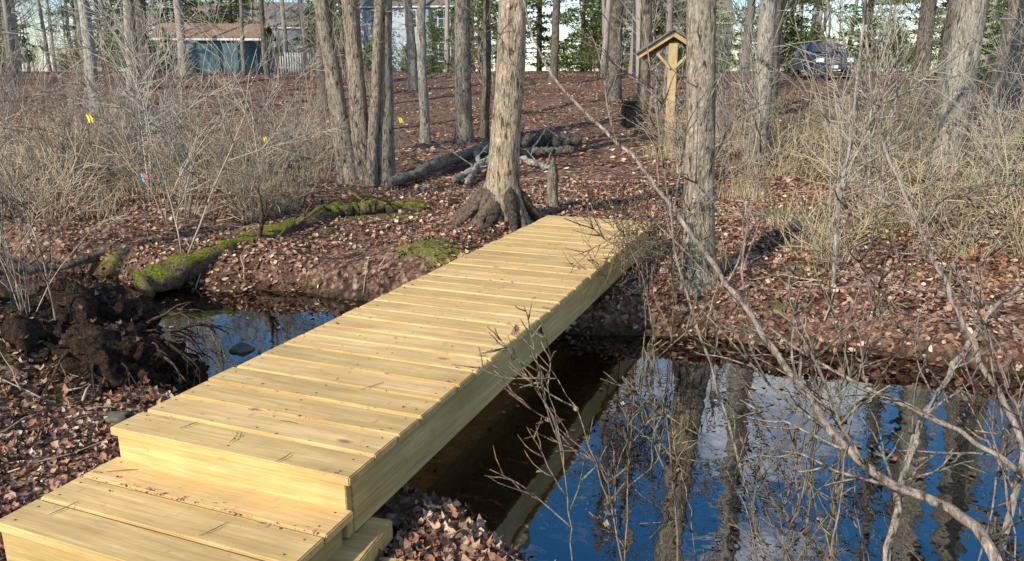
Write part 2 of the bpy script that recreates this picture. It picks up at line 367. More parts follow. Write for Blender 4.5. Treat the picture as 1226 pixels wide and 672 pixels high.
S_tall=[shrub_mesh('sapling',50+i,2,3.4,.16,.011,(.44,.39,.32),7,2) for i in range(4)]
S_far=[shrub_mesh('shrub_far',70+i,9,1.6,.6,.010,(.34,.25,.2),4,1) for i in range(4)]
def grass_mesh(nm,seed,n=90,h=.38,col=(.58,.47,.29)):
    R=np.random.default_rng(seed); p=R.normal(0,.16,(n,2)); a=R.uniform(0,6.28,n); b=R.uniform(.2,.9,n); hh=h*R.uniform(.5,1.2,n)
    w=.003; V=[];F=[];C=[]
    for i in range(n):
        dx,dy=math.cos(a[i]),math.sin(a[i]); sx,sy=-dy*w,dx*w; o=len(V)
        for t in (0,.5,1):
            x=p[i,0]+dx*b[i]*hh[i]*t*t; y=p[i,1]+dy*b[i]*hh[i]*t*t; z=hh[i]*(t-.25*b[i]*t*t)-.02
            ww=1-t*.9
            V+= [(x-sx*ww,y-sy*ww,z),(x+sx*ww,y+sy*ww,z)]
        F+=[(o,o+1,o+3,o+2),(o+2,o+3,o+5,o+4)]
        c=np.array(col)*R.uniform(.7,1.25); C+=[c]*6
    return mk(nm,V,[F],np.array(C),GRASS,link=False)
S_grass=[grass_mesh('dead_grass_tuft',i) for i in range(3)]
S_green=[grass_mesh('green_grass_tuft',9+i,60,.16,(.22,.25,.08)) for i in range(2)]
def scatter(parent,meshes,pts,smin=.7,smax=1.3,tilt=.12):
    for (x,y) in pts:
        c=float(chan(np.array([x]),np.array([y]))[0])
        if c<.12 or bool(inbridge(np.array([x]),np.array([y]),.25)[0]): continue
        ob=bpy.data.objects.new(parent.name+'_plant',random.choice(meshes)); scene.collection.objects.link(ob)
        ob.parent=parent; ob.location=(x,y,Hs(x,y)); s=random.uniform(smin,smax); ob.scale=(s,s,s*random.uniform(.85,1.2))
        ob.rotation_euler=(random.gauss(0,tilt),random.gauss(0,tilt),random.uniform(0,6.28))
def pts(n,x0,x1,y0,y1,f=None):
    o=[]
    while len(o)<n:
        x,y=random.uniform(x0,x1),random.uniform(y0,y1)
        if f is None or f(x,y): o.append((x,y))
    return o
path=lambda x,y: abs(x-(.6+.02*(y-9)+.9*math.sin((y-9)*.09)))>1.5+.03*y
fan=lambda x,y: abs(x)<y*.8+2
drive=lambda x,y: not(325<x/y*937<410)     # cleared strip running up to the parked vehicle
left=lambda x,y: fan(x,y) and path(x,y) and x<-.27*y+.3
e=empty('brush_thicket')
scatter(e,S_dense,pts(75,-12,-3.2,9.6,17,left),.8,1.4)
scatter(e,S_thin,pts(40,-11,-3.2,8.8,18,left))
scatter(e,S_dense+S_arch,pts(90,3.1,14,7.6,19,lambda x,y:fan(x,y) and path(x,y)))
scatter(e,S_thin,pts(48,2.6,13,7.2,18,lambda x,y:fan(x,y) and path(x,y) and drive(x,y)))
scatter(e,S_thin,pts(8,-6,-3.2,4.4,6.0),.5,.8)
e=empty('young_saplings')
scatter(e,S_tall,pts(22,-9,-3.2,7,15,fan)+pts(22,3.2,12,7.3,18,lambda x,y:fan(x,y) and drive(x,y)),.6,1.1,.1)
def clearview(x,y):
    p=x/y*937
    return not((y>22 and -415<p<-230) or (y>22 and 325<p<410) or (y>20 and -150<p<-60))
e=empty('woodland_understory')
scatter(e,S_far,pts(140,-36,40,20,50,lambda x,y:fan(x,y) and path(x,y) and (clearview(x,y) or (x<0 and random.random()<.3))),.5,1.1)
scatter(e,S_tall,pts(50,-26,28,18,44,lambda x,y:fan(x,y) and path(x,y) and drive(x,y) and (clearview(x,y) or random.random()<.4)),.8,1.5)
e=empty('dead_grass')
scatter(e,S_grass,pts(110,-9,-3.0,10.0,18,left)+pts(75,3,12,7.8,17,fan),.6,1.2)
scatter(e,S_green,pts(30,2.6,6,6.8,10,fan),.6,1.1)
# ---------------- distant woodland
def dist_tree(seed):
    R=random.Random(seed); A=Acc(); h=R.uniform(13,18); P=trunkpath(None,h,(R.uniform(-.03,.03),0),R,12,.12); r=R.uniform(.12,.24)
    c=np.array([.24,.21,.185])*R.uniform(.7,1.6)
    A.tube(P,r*(1-.75*np.clip(P[:,2]/h,0,1)),6,tuple(c))
    for i in range(18):
        f=R.uniform(.12,1); j=min(10,int(np.searchsorted(P[:,2],f*h))); an=R.uniform(0,6.28)
        d=np.array([math.cos(an),math.sin(an),R.uniform(.2,1)]); d/=np.linalg.norm(d)
        branch(A,P[j],d,h*(.3-.17*f),.035,1,tuple(c*1.05),R,.2,3,5,4)
    return A.out('distant_tree',TWIG,link=False)
D=[dist_tree(100+i) for i in range(6)]
def vis(x,y):
    if not(abs(x)<y*.95+6 and path(x,y)): return False
    px=x/y*937
    if y<51 and (-415<px<-230): return random.random()<.25
    if y<76 and (-150<px<-65): return random.random()<.25
    if y<44 and (325<px<410): return False
    return True
e=empty('distant_woodland')
scatter(e,D,pts(60,-40,45,28,52,vis)+pts(250,-120,130,52,120,vis),.7,1.2,.03)
scatter(e,D,pts(20,-40,40,-45,-18),.7,1.1,.03)
scatter(e,S_far,pts(220,-75,80,52,85,vis),1,2.2)
# evergreen
def pine_mesh(seed,h=14,col=(.07,.12,.035),n=120,droop=-.12,wid=.26,low=.04,ls=.26):
    R=random.Random(seed); A=Acc(); A.tube([[0,0,-.2],[0,0,h*.5],[.1*h/14,0,h]],[.2*h/14,.13*h/14,.02],7,(.16,.12,.09))
    P=[]
    for i in range(n):
        f=low+(1-low)*(i/n); z=f*h; an=R.uniform(0,6.28); ln=(1-f)**.8*h*wid*R.uniform(.6,1.15)+.3*min(1,h/6)
        d=np.array([math.cos(an),math.sin(an),droop+R.uniform(-.05,.2)]); a0=np.array([0,0,z])
        A.tube([a0,a0+d*ln*.5,a0+d*ln+np.array([0,0,-.05*ln])],np.array([.03,.02,.006])*min(1,h/8),3,(.16,.12,.09))
        m=int(26*ln)+10
        for _ in range(m):
            t=R.uniform(.2,1.02); q=a0+d*ln*t; s=.22*ln*(1.1-t)+.06
            P.append(q+np.array([R.gauss(0,s),R.gauss(0,s),R.gauss(0,.07)]))
    P=np.array(P); pal=np.array([col,tuple(c*1.6 for c in col),tuple(c*.55 for c in col)])
    leaves(P,ls,3,A,pal,np.array([.5,.25,.25]),tilt=.7)
    return A.out('pine_tree',NEEDLE,link=False)
PN=[pine_mesh(1,14,(.13,.20,.05)),pine_mesh(2,11,(.14,.20,.06)),pine_mesh(3,8,(.19,.25,.07),90)]
for (x,y,k,s) in [(21,47,0,1),(26,46,1,1.1),(31,50,0,1.1),(36,52,1,1),(18.2,52,1,1),(13.5,57,0,1),(10,56,1,1),(2.0,58,0,1.1),(5,56,1,1.1),(-2.5,60,2,1.2),(-26,62,1,1.2),(-31,60,0,1),(24,38,2,.9),(30,40,2,1),(19,60,0,1.2),(40,60,0,1.2),(-44,62,0,1),(9,75,0,1.3),(-15.5,66,0,1.1),(-21,60,2,1.3),(-24.5,57,2,1.1),(-36,54,1,1.2),(-52,70,1,1.2),(46,56,1,1),(-36,75,1,1.3),(-31,48,2,.9),(20.5,36,2,.7),(7,60,2,1.2),(-3.5,70,0,1.2),(-14,62,2,1),(12,48,2,.7),(-20.5,47,2,.35),(-5.2,52,2,.5)]:
    ob=bpy.data.objects.new('pine_tree',PN[k]); scene.collection.objects.link(ob); ob.location=(x,y,Hs(x,y)-.1); ob.scale=(s,s,s); ob.rotation_euler=(0,0,random.uniform(0,6))
bush=pine_mesh(9,2.2,(.17,.23,.06),60,.3,.55,.05,.14); bush.name='evergreen_bush'
e=empty('evergreen_undergrowth')
scatter(e,[bush],pts(62,-48,48,43,64,lambda x,y:abs(x)<y*.8 and path(x,y) and not(335<x/y*937<400 and y<44)),.6,1.3,.03)
hm=pine_mesh(5,1.5,(.12,.18,.06),26,-.05,.4,.05)
for (x,y) in [(8.2,12.2),(9.0,12.8),(10.8,15),(7.3,15.5)]:
    ob=bpy.data.objects.new('hemlock_seedling',hm); scene.collection.objects.link(ob); ob.location=(x,y,Hs(x,y)); s=.6; ob.scale=(s,s,s)
# ------------------------------------------------------------ foreground branches
def sapling(name,P,r0,r1,seed,col=(.38,.31,.25),tw=9,tl=.5,lev=1,leaf=0):
    R=random.Random(seed); A=Acc(); P=np.array(P,float)
    t=np.linspace(0,len(P)-1,len(P)*5); Q=[]
    for u in t:
        i=min(int(u),len(P)-2); f=u-i; p0=P[max(i-1,0)];p1=P[i];p2=P[i+1];p3=P[min(i+2,len(P)-1)]
        Q.append(.5*((2*p1)+(-p0+p2)*f+(2*p0-5*p1+4*p2-p3)*f*f+(-p0+3*p1-3*p2+p3)*f**3))
    Q=np.array(Q)+np.array([[R.gauss(0,.004) for _ in range(3)] for _ in Q]); rad=np.linspace(r0,r1,len(Q))
    A.tube(Q,rad,8,col)
    for i in range(tw):
        j=R.randint(int(len(Q)*.2),len(Q)-2); T=Q[j+1]-Q[j]; T/=np.linalg.norm(T)
        s=np.cross(T,np.array([R.gauss(0,1),R.gauss(0,1),R.gauss(0,1)])); d=rot(T,s,R.uniform(.4,1))
        branch(A,Q[j],d,tl*R.uniform(.5,1.4),max(.0018,rad[j]*.35),lev,tuple(c*R.uniform(.75,1.05) for c in col),R,.12,5,4,7)
    if leaf:
        V=np.concatenate(A.V); ix=rng.choice(len(V),leaf); leaves(V[ix],.04,6,A,tilt=1.3,curlr=(.5,2))
    return A.out(name,BARK,smooth=True)
sapling('leaning_sapling',[(1.55,1.85,-.5),(1.46,2.0,.04),(1.39,2.14,.143),(1.228,2.255,.187),(1.106,2.385,.288),(.975,2.645,.497),(.781,2.926,.78),(.517,3.227,1.143),(.25,3.5,1.396),(.104,3.66,1.636),(.01,3.8,1.99)],.02,.003,1,(.54,.44,.37),14,.5)
sapling('leaning_sapling',[(1.25,2.2,-.5),(1.306,2.3,-.043),(1.415,2.46,.187),(1.606,2.62,.407),(1.807,2.77,.586),(2.02,2.9,.697),(2.35,3.05,.98)],.014,.006,2,(.58,.49,.41),8,.45)
sapling('leaning_sapling',[(1.75,2.2,-.5),(1.677,2.276,-.13),(1.807,2.46,.187),(1.745,2.63,.437),(1.648,2.8,.71),(1.605,2.96,.907),(1.52,3.13,1.186),(1.5,3.3,1.48),(1.52,3.5,1.92)],.014,.004,3,(.55,.46,.39),12,.5)
sapling('leaning_sapling',[(1.9,1.9,-.5),(1.75,2.1,.1),(1.5,2.3,.32),(1.2,2.6,.42),(.9,2.9,.6),(.6,3.2,.9)],.012,.002,4,(.5,.41,.34),10,.4)
sapling('leaning_sapling',[(2.3,2.4,-.5),(2.1,2.7,.2),(1.95,2.9,.55),(1.6,3.1,.62),(1.2,3.3,.55),(.8,3.5,.62)],.010,.002,24,(.54,.44,.36),10,.4)
sapling('upright_sapling',[(2.85,6.5,-.5),(2.82,6.5,.4),(2.86,6.5,1.2),(2.87,6.55,2.2),(2.95,6.55,3.4)],.020,.007,5,(.55,.5,.43),10,.6,2)
sapling('upright_sapling',[(1.05,2.7,-.5),(.9,2.95,.1),(.72,3.2,.7),(.62,3.3,1.3),(.5,3.4,2.0)],.007,.002,6,(.5,.41,.33),9,.35)
R=random.Random(17)
for i in range(13):
    bx,by=R.uniform(.2,1.8),R.uniform(2.1,2.6); dx,dy=R.uniform(-.5,.25),R.uniform(.1,.7); h=R.uniform(.7,1.6)
    z0=Hs(bx,by)
    sapling('creekside_shrub',[(bx,by,z0-.05),(bx+dx*.15,by+dy*.15,z0+h*.35),(bx+dx*.5,by+dy*.5,z0+h*.75),(bx+dx*1.1,by+dy,z0+h)],.0034,.0011,100+i,(.42,.32,.23),7,.3,1,leaf=R.choice([0,4,8]))
for i in range(7):
    bx,by=R.uniform(1.7,3.0),R.uniform(2.0,2.6); dx,dy=R.uniform(-.8,.3),R.uniform(.1,.9); h=R.uniform(1.0,2.2); z0=Hs(bx,by)
    sapling('creekside_shrub',[(bx,by,z0-.05),(bx+dx*.15,by+dy*.15,z0+h*.35),(bx+dx*.5,by+dy*.5,z0+h*.75),(bx+dx*1.1,by+dy,z0+h)],.0055,.0014,130+i,(.52,.42,.34),9,.4,1,leaf=3)
for i in range(12):
    bx,by=R.uniform(.7,1.7),R.uniform(6.3,6.8); dx,dy=R.uniform(-.5,.2),R.uniform(-1.3,-.3); h=R.uniform(.5,1.2); z0=Hs(bx,by)
    sapling('creekside_shrub',[(bx,by,z0-.05),(bx+dx*.15,by+dy*.15,z0+h*.5),(bx+dx*.6,by+dy*.6,z0+h),(bx+dx*1.1,by+dy,z0+h*.8)],.0055,.0014,150+i,(.38,.29,.21),9,.4,1,leaf=3)
for i in range(16):
    bx,by=R.uniform(-4.3,-3.0),R.uniform(4.3,5.6); dx,dy=R.uniform(-.5,.4),R.uniform(-.2,.3); h=R.uniform(1.4,2.7); z0=Hs(bx,by)
    sapling('sapling',[(bx,by,z0-.05),(bx+dx*.1,by+dy*.15,z0+h*.35),(bx+dx*.6,by+dy*.5,z0+h*.7),(bx+dx*1.0,by+dy,z0+h)],.008,.0025,180+i,(.54,.46,.38),6,.5,1)
RIB={'y':simple('yellow_flagging',(.85,.75,.05),.5),'b':simple('blue_flagging',(.1,.45,.8),.5),'p':simple('pink_flagging',(.8,.15,.2),.5)}
for i,(x,y,z,k) in enumerate([(-5.6,10.2,1.05,'y'),(-4.6,14.2,.5,'y'),(-2.4,16.3,.75,'y'),(-4.4,9.0,.42,'b')]):
    z0=Hs(x,y); o=sapling('flagged_sapling',[(x,y,z0-.05),(x+.03,y,z0+.6),(x,y,z),(x+.1,y,z+.5)],.008,.003,300+i,(.42,.36,.3),5,.4)
    for q,(kk,off) in enumerate([(k,0),('p' if k=='b' else k,.04)]):
        V=[(x+.01+off,y-.012,z),(x+.04+off,y-.03,z+.01),(x+.06+off,y-.02,z-.04),(x+.03+off,y-.012,z-.05),(x+.07+off,y-.03,z-.10),(x+.04+off,y-.01,z-.10)]
        mk('ribbon_%d'%(q+1),V,[[(0,1,2,3),(3,2,4,5)]],None,RIB[kk],parent=o)
# ------------------------------------------------------------ logs
def log(name,P,r,seed,mat,col=(.25,.2,.15),stubs=3):
    R=random.Random(seed);A=Acc();P=np.array(P,float); n=30
    t=np.linspace(0,len(P)-1,n); Q=np.stack([np.interp(t,np.arange(len(P)),P[:,k]) for k in range(3)],-1)
    Q+=np.array([[R.gauss(0,.014) for _ in range(3)] for _ in Q])
    rad=np.interp(t/(len(P)-1),[0,1],[r[0],r[1]])*np.array([R.uniform(.8,1.18) for _ in Q])
    A.tube(Q,rad,16,col,lambda i,th,P:1+.1*np.sin(3*th+i*.5)+.07*np.sin(5*th-i))
    for i in range(stubs):
        j=R.randint(4,24); d=np.array([R.gauss(0,1),R.gauss(0,1),R.uniform(.3,1)]); branch(A,Q[j],d/np.linalg.norm(d),R.uniform(.25,.9),rad[j]*.3,1,col,R,.1,6,3)
    return A.out(name,mat,smooth=True)
log('mossy_log',[(-3.85,7.6,-.58),(-3.35,8.3,-.44),(-2.85,9.2,-.33),(-2.3,10.2,-.22)],(.14,.12),1,MOSSLOG,(.24,.18,.13))
log('mossy_log',[(-2.5,9.95,-.24),(-1.9,10.3,-.18),(-1.2,10.4,-.2)],(.11,.07),2,MOSSLOG,(.24,.18,.13))
log('fallen_log',[(-.5,16.4,.2),(.5,16.7,.22),(1.5,16.9,.26)],(.17,.14),3,BARK,(.12,.10,.09))
log('fallen_log',[(-.3,15.9,.08),(.6,16.2,.06),(1.3,16.3,.08)],(.11,.08),13,BARK,(.2,.17,.14))
log('fallen_log',[(-2.0,12.2,-.12),(-1.3,14.3,.02),(-.4,16.6,.12)],(.09,.12),4,BARK,(.32,.27,.22))
log('birch_log',[(-.95,12.9,-.12),(-.5,14.5,-.02),(-.2,16.2,.08)],(.055,.065),5,BARK,(.65,.62,.56))
log('birch_log',[(-.75,12.6,-.14),(-.6,14.2,.02),(-.75,15.6,.1)],(.045,.05),6,BARK,(.6,.57,.5))
log('birch_log',[(.2,15.2,.0),(.5,14.6,-.05),(.75,14.2,-.08)],(.06,.05),7,BARK,(.65,.62,.56))
log('fallen_log',[(-7.2,14,.0),(-5.5,14.6,.05),(-3.7,14.2,.0)],(.15,.12),8,BARK,(.15,.13,.11))
log('fallen_log',[(5.5,12.5,-.05),(7.2,12.8,0),(9.0,12.3,.05)],(.12,.09),9,BARK,(.34,.3,.25))
log('fallen_log',[(-5.9,7.7,-.5),(-5.1,8.4,-.55),(-4.4,9.1,-.4)],(.06,.05),10,BARK,(.2,.16,.12))
log('fallen_log',[(3.0,6.1,-.55),(4.4,6.4,-.45),(5.8,6.2,-.4)],(.07,.06),12,MOSSLOG,(.22,.18,.13))
def snag(name,x,y,h,r,lean,seed):
    A=Acc(); n=12; z=np.linspace(-.1,h,n)
    P=np.stack([lean*z,0*z,z],-1); rad=r*np.where(z<h*.72,1+.35*np.exp(-z*9),np.clip((h-z)/(h*.28),.08,1))
    A.tube(P,rad,12,(.34,.28,.22),lambda i,th,P:1+.12*np.sin(3*th+i*.6)+.08*np.sin(7*th)); return A.out(name,BARK,smooth=True,loc=(x,y,Hs(x,y)))
snag('tree_stump',.56,10.5,.72,.075,0,1); snag('broken_snag',6.1,15.2,1.0,.1,.22,2); snag('broken_snag',5.7,15.4,.7,.09,-.1,3)
# uprooted root mass on the left bank
import bmesh
def ico(sub):
    bm=bmesh.new(); bmesh.ops.create_icosphere(bm,subdivisions=sub,radius=1)
    V=np.array([v.co[:] for v in bm.verts]); F=np.array([[v.index for v in f.verts] for f in bm.faces]); bm.free(); return V,F
def rootmass():
    A=Acc(); R=random.Random(8)
    for (c,s) in [((-2.72,4.82,-.44),(.40,.34,.33)),((-3.05,5.2,-.28),(.42,.34,.34)),((-2.45,4.68,-.64),(.26,.26,.2)),((-3.25,4.8,-.32),(.4,.3,.28)),((-2.55,5.1,-.6),(.3,.3,.22))]:
        c=np.array(c); V,F=ico(5)
        n=1+.45*fbm(V[:,0]*2+V[:,2]*1.3+c[0],V[:,1]*2+V[:,2]*1.7,3,4)+.42*vn(V[:,0]*6+V[:,2]*5,V[:,1]*6-V[:,2]*6,8)+.2*vn(V[:,0]*14+V[:,2]*9,V[:,1]*13-V[:,2]*12,18)
        V=V*n[:,None]*np.array(s)+c
        A.tris(V,F,np.tile([.075,.046,.03],(len(V),1)))
        top=V[(V[:,2]>c[2]+s[2]*.5)]; ix=rng.choice(len(top),60); leaves(top[ix]+np.array([0,0,.012]),.05,8,A,tilt=.4,curlr=(-.3,1.2))
    c=np.array([-2.7,4.85,-.40])
    for i in range(130):
        an=R.uniform(-2.8,1.0); d=np.array([math.cos(an),math.sin(an),R.uniform(-.9,.6)]);d/=np.linalg.norm(d)
        branch(A,c+d*np.array([.3,.26,.2])+np.array([R.uniform(-.5,.12),R.uniform(-.05,.35),R.uniform(-.05,.15)]),d,R.uniform(.12,.5),R.uniform(.004,.018),1,np.array((.26,.18,.125))*R.uniform(.4,1.2),R,-.9,5,3,6)
    return A.out('uprooted_stump',SOIL,smooth=True)
rootmass()
A=Acc();R=random.Random(12)
for i in range(460):
    y=R.uniform(1.8,14); x=R.uniform(-.75,.75)*y
    if float(chan(np.array([x]),np.array([y]))[0])<.1 or bool(inbridge(np.array([x]),np.array([y]),.1)[0]): continue
    an=R.uniform(0,3.14); l=R.uniform(.15,.7); P=[]
    for t in np.linspace(-.5,.5,5):
        xx=x+math.cos(an)*l*t+R.gauss(0,.012); yy=y+math.sin(an)*l*t+R.gauss(0,.012); P.append([xx,yy,Hs(xx,yy)+.03+R.uniform(0,.03)])
    A.tube(P,np.linspace(.007,.0025,5)*R.uniform(.5,1.3),5,np.array([.42,.35,.27])*R.uniform(.6,1.3))
A.out('fallen_twigs',TWIG)
STONE=simple('mossy_stone',(.11,.10,.075),.85,0,.6,9)
for i,(x,y,z,s) in enumerate([(-2.25,6.0,-.70,.1),(-2.0,4.2,-.5,.07),(-1.75,5.0,-.70,.09),(-1.7,4.0,-.47,.08),(-3.9,7.9,-.6,.1),(1.1,6.9,-.57,.13),(3.7,6.4,-.52,.12),(-2.3,4.1,-.44,.07)]):
    V,F=ico(3); V=V*(1+.5*fbm(V[:,0]*1.5+i,V[:,1]*1.5+V[:,2],i,3))[:,None]*np.array([s,s*.8,s*.5]); mk('stone',V,[F],None,STONE,smooth=True,loc=(x,y,z))
# ------------------------------------------------------------ footbridge
def wood_mat(name,light,dark,rough=.62):
    m,nt,b=M(name)
    v=coords(nt,(1,1,1),True)
    def st(sc):
        mp=nd(nt,'ShaderNodeMapping'); mp.inputs['Scale'].default_value=sc; L(nt,v,mp.inputs[0]); return mp.outputs[0]
    wv=nd(nt,'ShaderNodeTexWave',wave_type='BANDS',bands_direction='Y'); L(nt,st((.9,4,4)),wv.inputs['Vector'])
    wv.inputs['Scale'].default_value=.7; wv.inputs['Distortion'].default_value=7; wv.inputs['Detail'].default_value=3; wv.inputs['Detail Scale'].default_value=.7; wv.inputs['Detail Roughness'].default_value=.6
    gr=noise(nt,st((1.6,26,26)),1,5,.6,.3); fib=noise(nt,st((5,150,150)),1,4,.6)
    midc=tuple(.5*a+.5*b_ for a,b_ in zip(light,dark))
    c=ramp(nt,gr,[(.32,dark),(.5,midc),(.62,light)])
    c=mix(nt,ramp(nt,wv.outputs['Fac'],[(.55,(0,0,0)),(1,(.45,.45,.45))]),c,dark)
    c=mix(nt,1,c,ramp(nt,fib,[(.3,(.82,.80,.77)),(.65,(1.06,1.06,1.06))]),'MULTIPLY')
    big=noise(nt,v,1.7,4,.6); c=mix(nt,1,c,ramp(nt,big,[(.32,(.80,.80,.76)),(.6,(1.05,1.04,1.0))]),'MULTIPLY')
    dn=noise(nt,v,14,6,.75); c=mix(nt,ramp(nt,dn,[(.58,(0,0,0)),(.72,(.5,.5,.5))]),c,(.26,.18,.11))
    vo=nd(nt,'ShaderNodeTexVoronoi'); L(nt,st((2.0,4.5,4.5)),vo.inputs['Vector']); vo.inputs['Scale'].default_value=1
    c=mix(nt,ramp(nt,vo.outputs['Distance'],[(.04,(.8,.8,.8)),(.10,(0,0,0))]),c,(.24,.13,.06))
    oi=nd(nt,'ShaderNodeObjectInfo'); c=mix(nt,1,c,ramp(nt,oi.outputs['Random'],[(0,(.84,.82,.78)),(.5,(1,.98,.95)),(1,(1.06,1.02,1.04))]),'MULTIPLY')
    L(nt,c,b.inputs['Base Color']); b.inputs['Roughness'].default_value=rough; b.inputs['Specular IOR Level'].default_value=.25
    bump(nt,b,gr,.25,.003); return m
DECK=wood_mat('treated_pine',(.88,.64,.31),(.66,.45,.19)); BEAM=wood_mat('treated_pine_beam',(.72,.55,.26),(.52,.36,.15))
SCREW=simple('screw_head',(.10,.08,.05),.5,.3)
def box(name,parent,dims,loc,mat,bev=.004,rot=(0,0,0),taper=None):
    bm=bmesh.new(); bmesh.ops.create_cube(bm,size=1)
    for v in bm.verts:
        if taper and v.co.z>0: v.co.x*=taper[0]; v.co.y*=taper[1]
        v.co.x*=dims[0];v.co.y*=dims[1];v.co.z*=dims[2]
    if bev: bmesh.ops.bevel(bm,geom=list(bm.edges),offset=bev,segments=2,affect='EDGES')
    me=bpy.data.meshes.new(name); bm.to_mesh(me); bm.free(); me.materials.append(mat)
    ob=bpy.data.objects.new(name,me); scene.collection.objects.link(ob); ob.parent=parent; ob.location=loc; ob.rotation_euler=rot
    return ob
BR=empty('wooden_footbridge',(-1.192,2.82,0),-math.atan2(.366,.9306))
R=random.Random(3); nb=30; pitch=5.93/nb
scr=Acc()
def screws(x,y,z):
    k=8; th=np.arange(k)*2*math.pi/k; V=np.vstack([[x,y,z],np.stack([x+.0045*np.cos(th),y+.0045*np.sin(th),np.full(k,z)],-1)])
    F=np.array([(0,1+i,1+(i+1)%k) for i in range(k)]); scr.tris(V,F,np.zeros((k+1,3)))
for i in range(nb):
    y=pitch*(i+.5); dz=R.uniform(-.002,.002)
    box('deck_board_%02d'%(i+1),BR,(1.22+R.uniform(-.012,.012),pitch-.015+R.uniform(-.002,.001),.038),(R.uniform(-.005,.005),y,-.019+dz),DECK,.005,(R.gauss(0,.004),R.gauss(0,.0012),R.gauss(0,.002)))
    for sx in (-.555,0,.555):
        for sy in (-.05,.05): screws(sx+R.gauss(0,.006),y+sy+R.gauss(0,.006),dz+.0028)
for k,x in enumerate((-.565,0,.565)):
    o=box('stringer_%d'%(k+1),BR,(.040,5.80,.235),(x,2.965,-.158),BEAM,.003)
    o.data.transform(Matrix.Rotation(math.radians(-90),4,'Z')); o.rotation_euler=(0,0,math.radians(90))
box('front_beam',BR,(1.17,.04,.235),(0,.040,-.158),BEAM,.003)
box('end_beam',BR,(1.17,.04,.235),(0,5.892,-.158),BEAM,.003)
for i in range(3):
    y=.035-.193*(i+.5)
    box('step_board_%d'%(i+1),BR,(1.22,.181,.038),(0,y,-.169),DECK,.005,(0,0,R.gauss(0,.002)))
    for sx in (-.55,.55):
        for sy in (-.05,.05): screws(sx+R.gauss(0,.006),y+sy,-.1478)
box('step_front_beam',BR,(1.17,.04,.14),(0,-.51,-.259),BEAM,.003)
for x in (-.565,.565): box('step_side_beam',BR,(.47,.04,.14),(x,-.252,-.259),BEAM,.003,(0,0,math.radians(90)))
box('footing_block_1',BR,(.14,.35,.09),(.62,.03,-.325),BEAM,.006,(0,0,.1))
box('footing_block_2',BR,(.26,.14,.05),(.76,.02,-.385),BEAM,.006,(0,0,.2))
box('footing_block_3',BR,(1.5,.14,.1),(0,5.7,-.33),BEAM,.006)
scr.out('screws',SCREW,parent=BR)
A=Acc(); n=60; lx=rng.uniform(-.58,.58,n); ly=rng.uniform(.1,5.8,n)
leaves(np.stack([lx,ly,np.full(n,.006)],-1),.022,5,A,tilt=.25)
n=260; ly=rng.integers(0,nb,n)*pitch+rng.normal(0,.012,n)+.003; lx=rng.uniform(-.59,.59,n); k=(ly>.02)&(ly<5.9)
leaves(np.stack([lx[k],ly[k],np.full(k.sum(),.003)],-1),.013,4,A,tilt=.2)
n=60; leaves(np.stack([rng.uniform(-.58,.58,n),-.155+rng.normal(0,.02,n),np.full(n,-.146)],-1),.018,4,A,tilt=.3)
for i in range(9):
    x,y=R.uniform(-.5,.5),R.uniform(-.45,3); z=.006 if y>0 else -.144; an=R.uniform(0,3.1); l=R.uniform(.06,.2)
    A.tube([[x-math.cos(an)*l/2,y-math.sin(an)*l/2,z],[x+.01,y,z+.004],[x+math.cos(an)*l/2,y+math.sin(an)*l/2,z]],[.0016,.0022,.001],4,(.2,.14,.1))
A.out('deck_debris',LEAF,parent=BR)
# ------------------------------------------------------------ kiosk
KW=simple('weathered_kiosk_wood',(.50,.37,.19),.8); SH=simple('roof_shingles',(.20,.17,.145),.9,0,.35,12); DK=simple('dark_board',(.12,.09,.07),.8)
kx,ky=3.62,17.8; K=empty('information_kiosk',(kx,ky,Hs(kx,ky)),-.22)
for i,y in enumerate((0,1.5)): box('post_%d'%(i+1),K,(.2,.2,2.45),(0,y,1.15),KW,.01)
box('notice_board',K,(.06,1.28,.9),(0,.75,1.45),DK,.01)
for i,s in enumerate((-1,1)):
    box('roof_panel_%d'%(i+1),K,(1.0,2.0,.05),(s*.40,.75,2.42),SH,.008,(0,s*.56,0))
    for j,y in enumerate((-.15,1.65)): box('rafter_%d%d'%(i+1,j+1),K,(.92,.05,.1),(s*.38,y,2.335),KW,.006,(0,s*.56,0))
    box('brace_%d'%(i+1),K,(.45,.06,.06),(s*.2,-.13,2.0),KW,.005,(0,-s*.8,0))
B=empty('litter_bin',(3.0,20.0,Hs(3.0,20.0)))
BK=simple('black_plastic',(.02,.02,.022),.4)
box('body',B,(.3,.3,.6),(0,0,.55),BK,.04,(0,0,.2),(1.12,1.12)); box('lid',B,(.37,.37,.08),(0,0,.89),BK,.03,(0,0,.2)); box('post',B,(.09,.09,.4),(0,0,.1),KW,.01)
# ------------------------------------------------------------ shed, fence, houses
def siding(name,col,scale=5.5,vertical=False):
    m,nt,b=M(name); v=coords(nt); sx=nd(nt,'ShaderNodeSeparateXYZ'); L(nt,v,sx.inputs[0])
    mu=nd(nt,'ShaderNodeMath',operation='MULTIPLY'); L(nt,sx.outputs['X' if vertical else 'Z'],mu.inputs[0]); mu.inputs[1].default_value=scale
    fr=nd(nt,'ShaderNodeMath',operation='FRACT'); L(nt,mu.outputs[0],fr.inputs[0])
    n=noise(nt,v,4); c=ramp(nt,n,[(.3,tuple(x*.85 for x in col)),(.7,col)])
    c=mix(nt,1,c,ramp(nt,fr.outputs[0],[(0,(.5,.5,.5)),(.1,(1,1,1))]),'MULTIPLY')
    L(nt,c,b.inputs['Base Color']); b.inputs['Roughness'].default_value=.7; return m
GL=simple('window_glass',(.05,.07,.09),.08); WT=simple('white_trim',(.72,.73,.73),.6,0,.05)
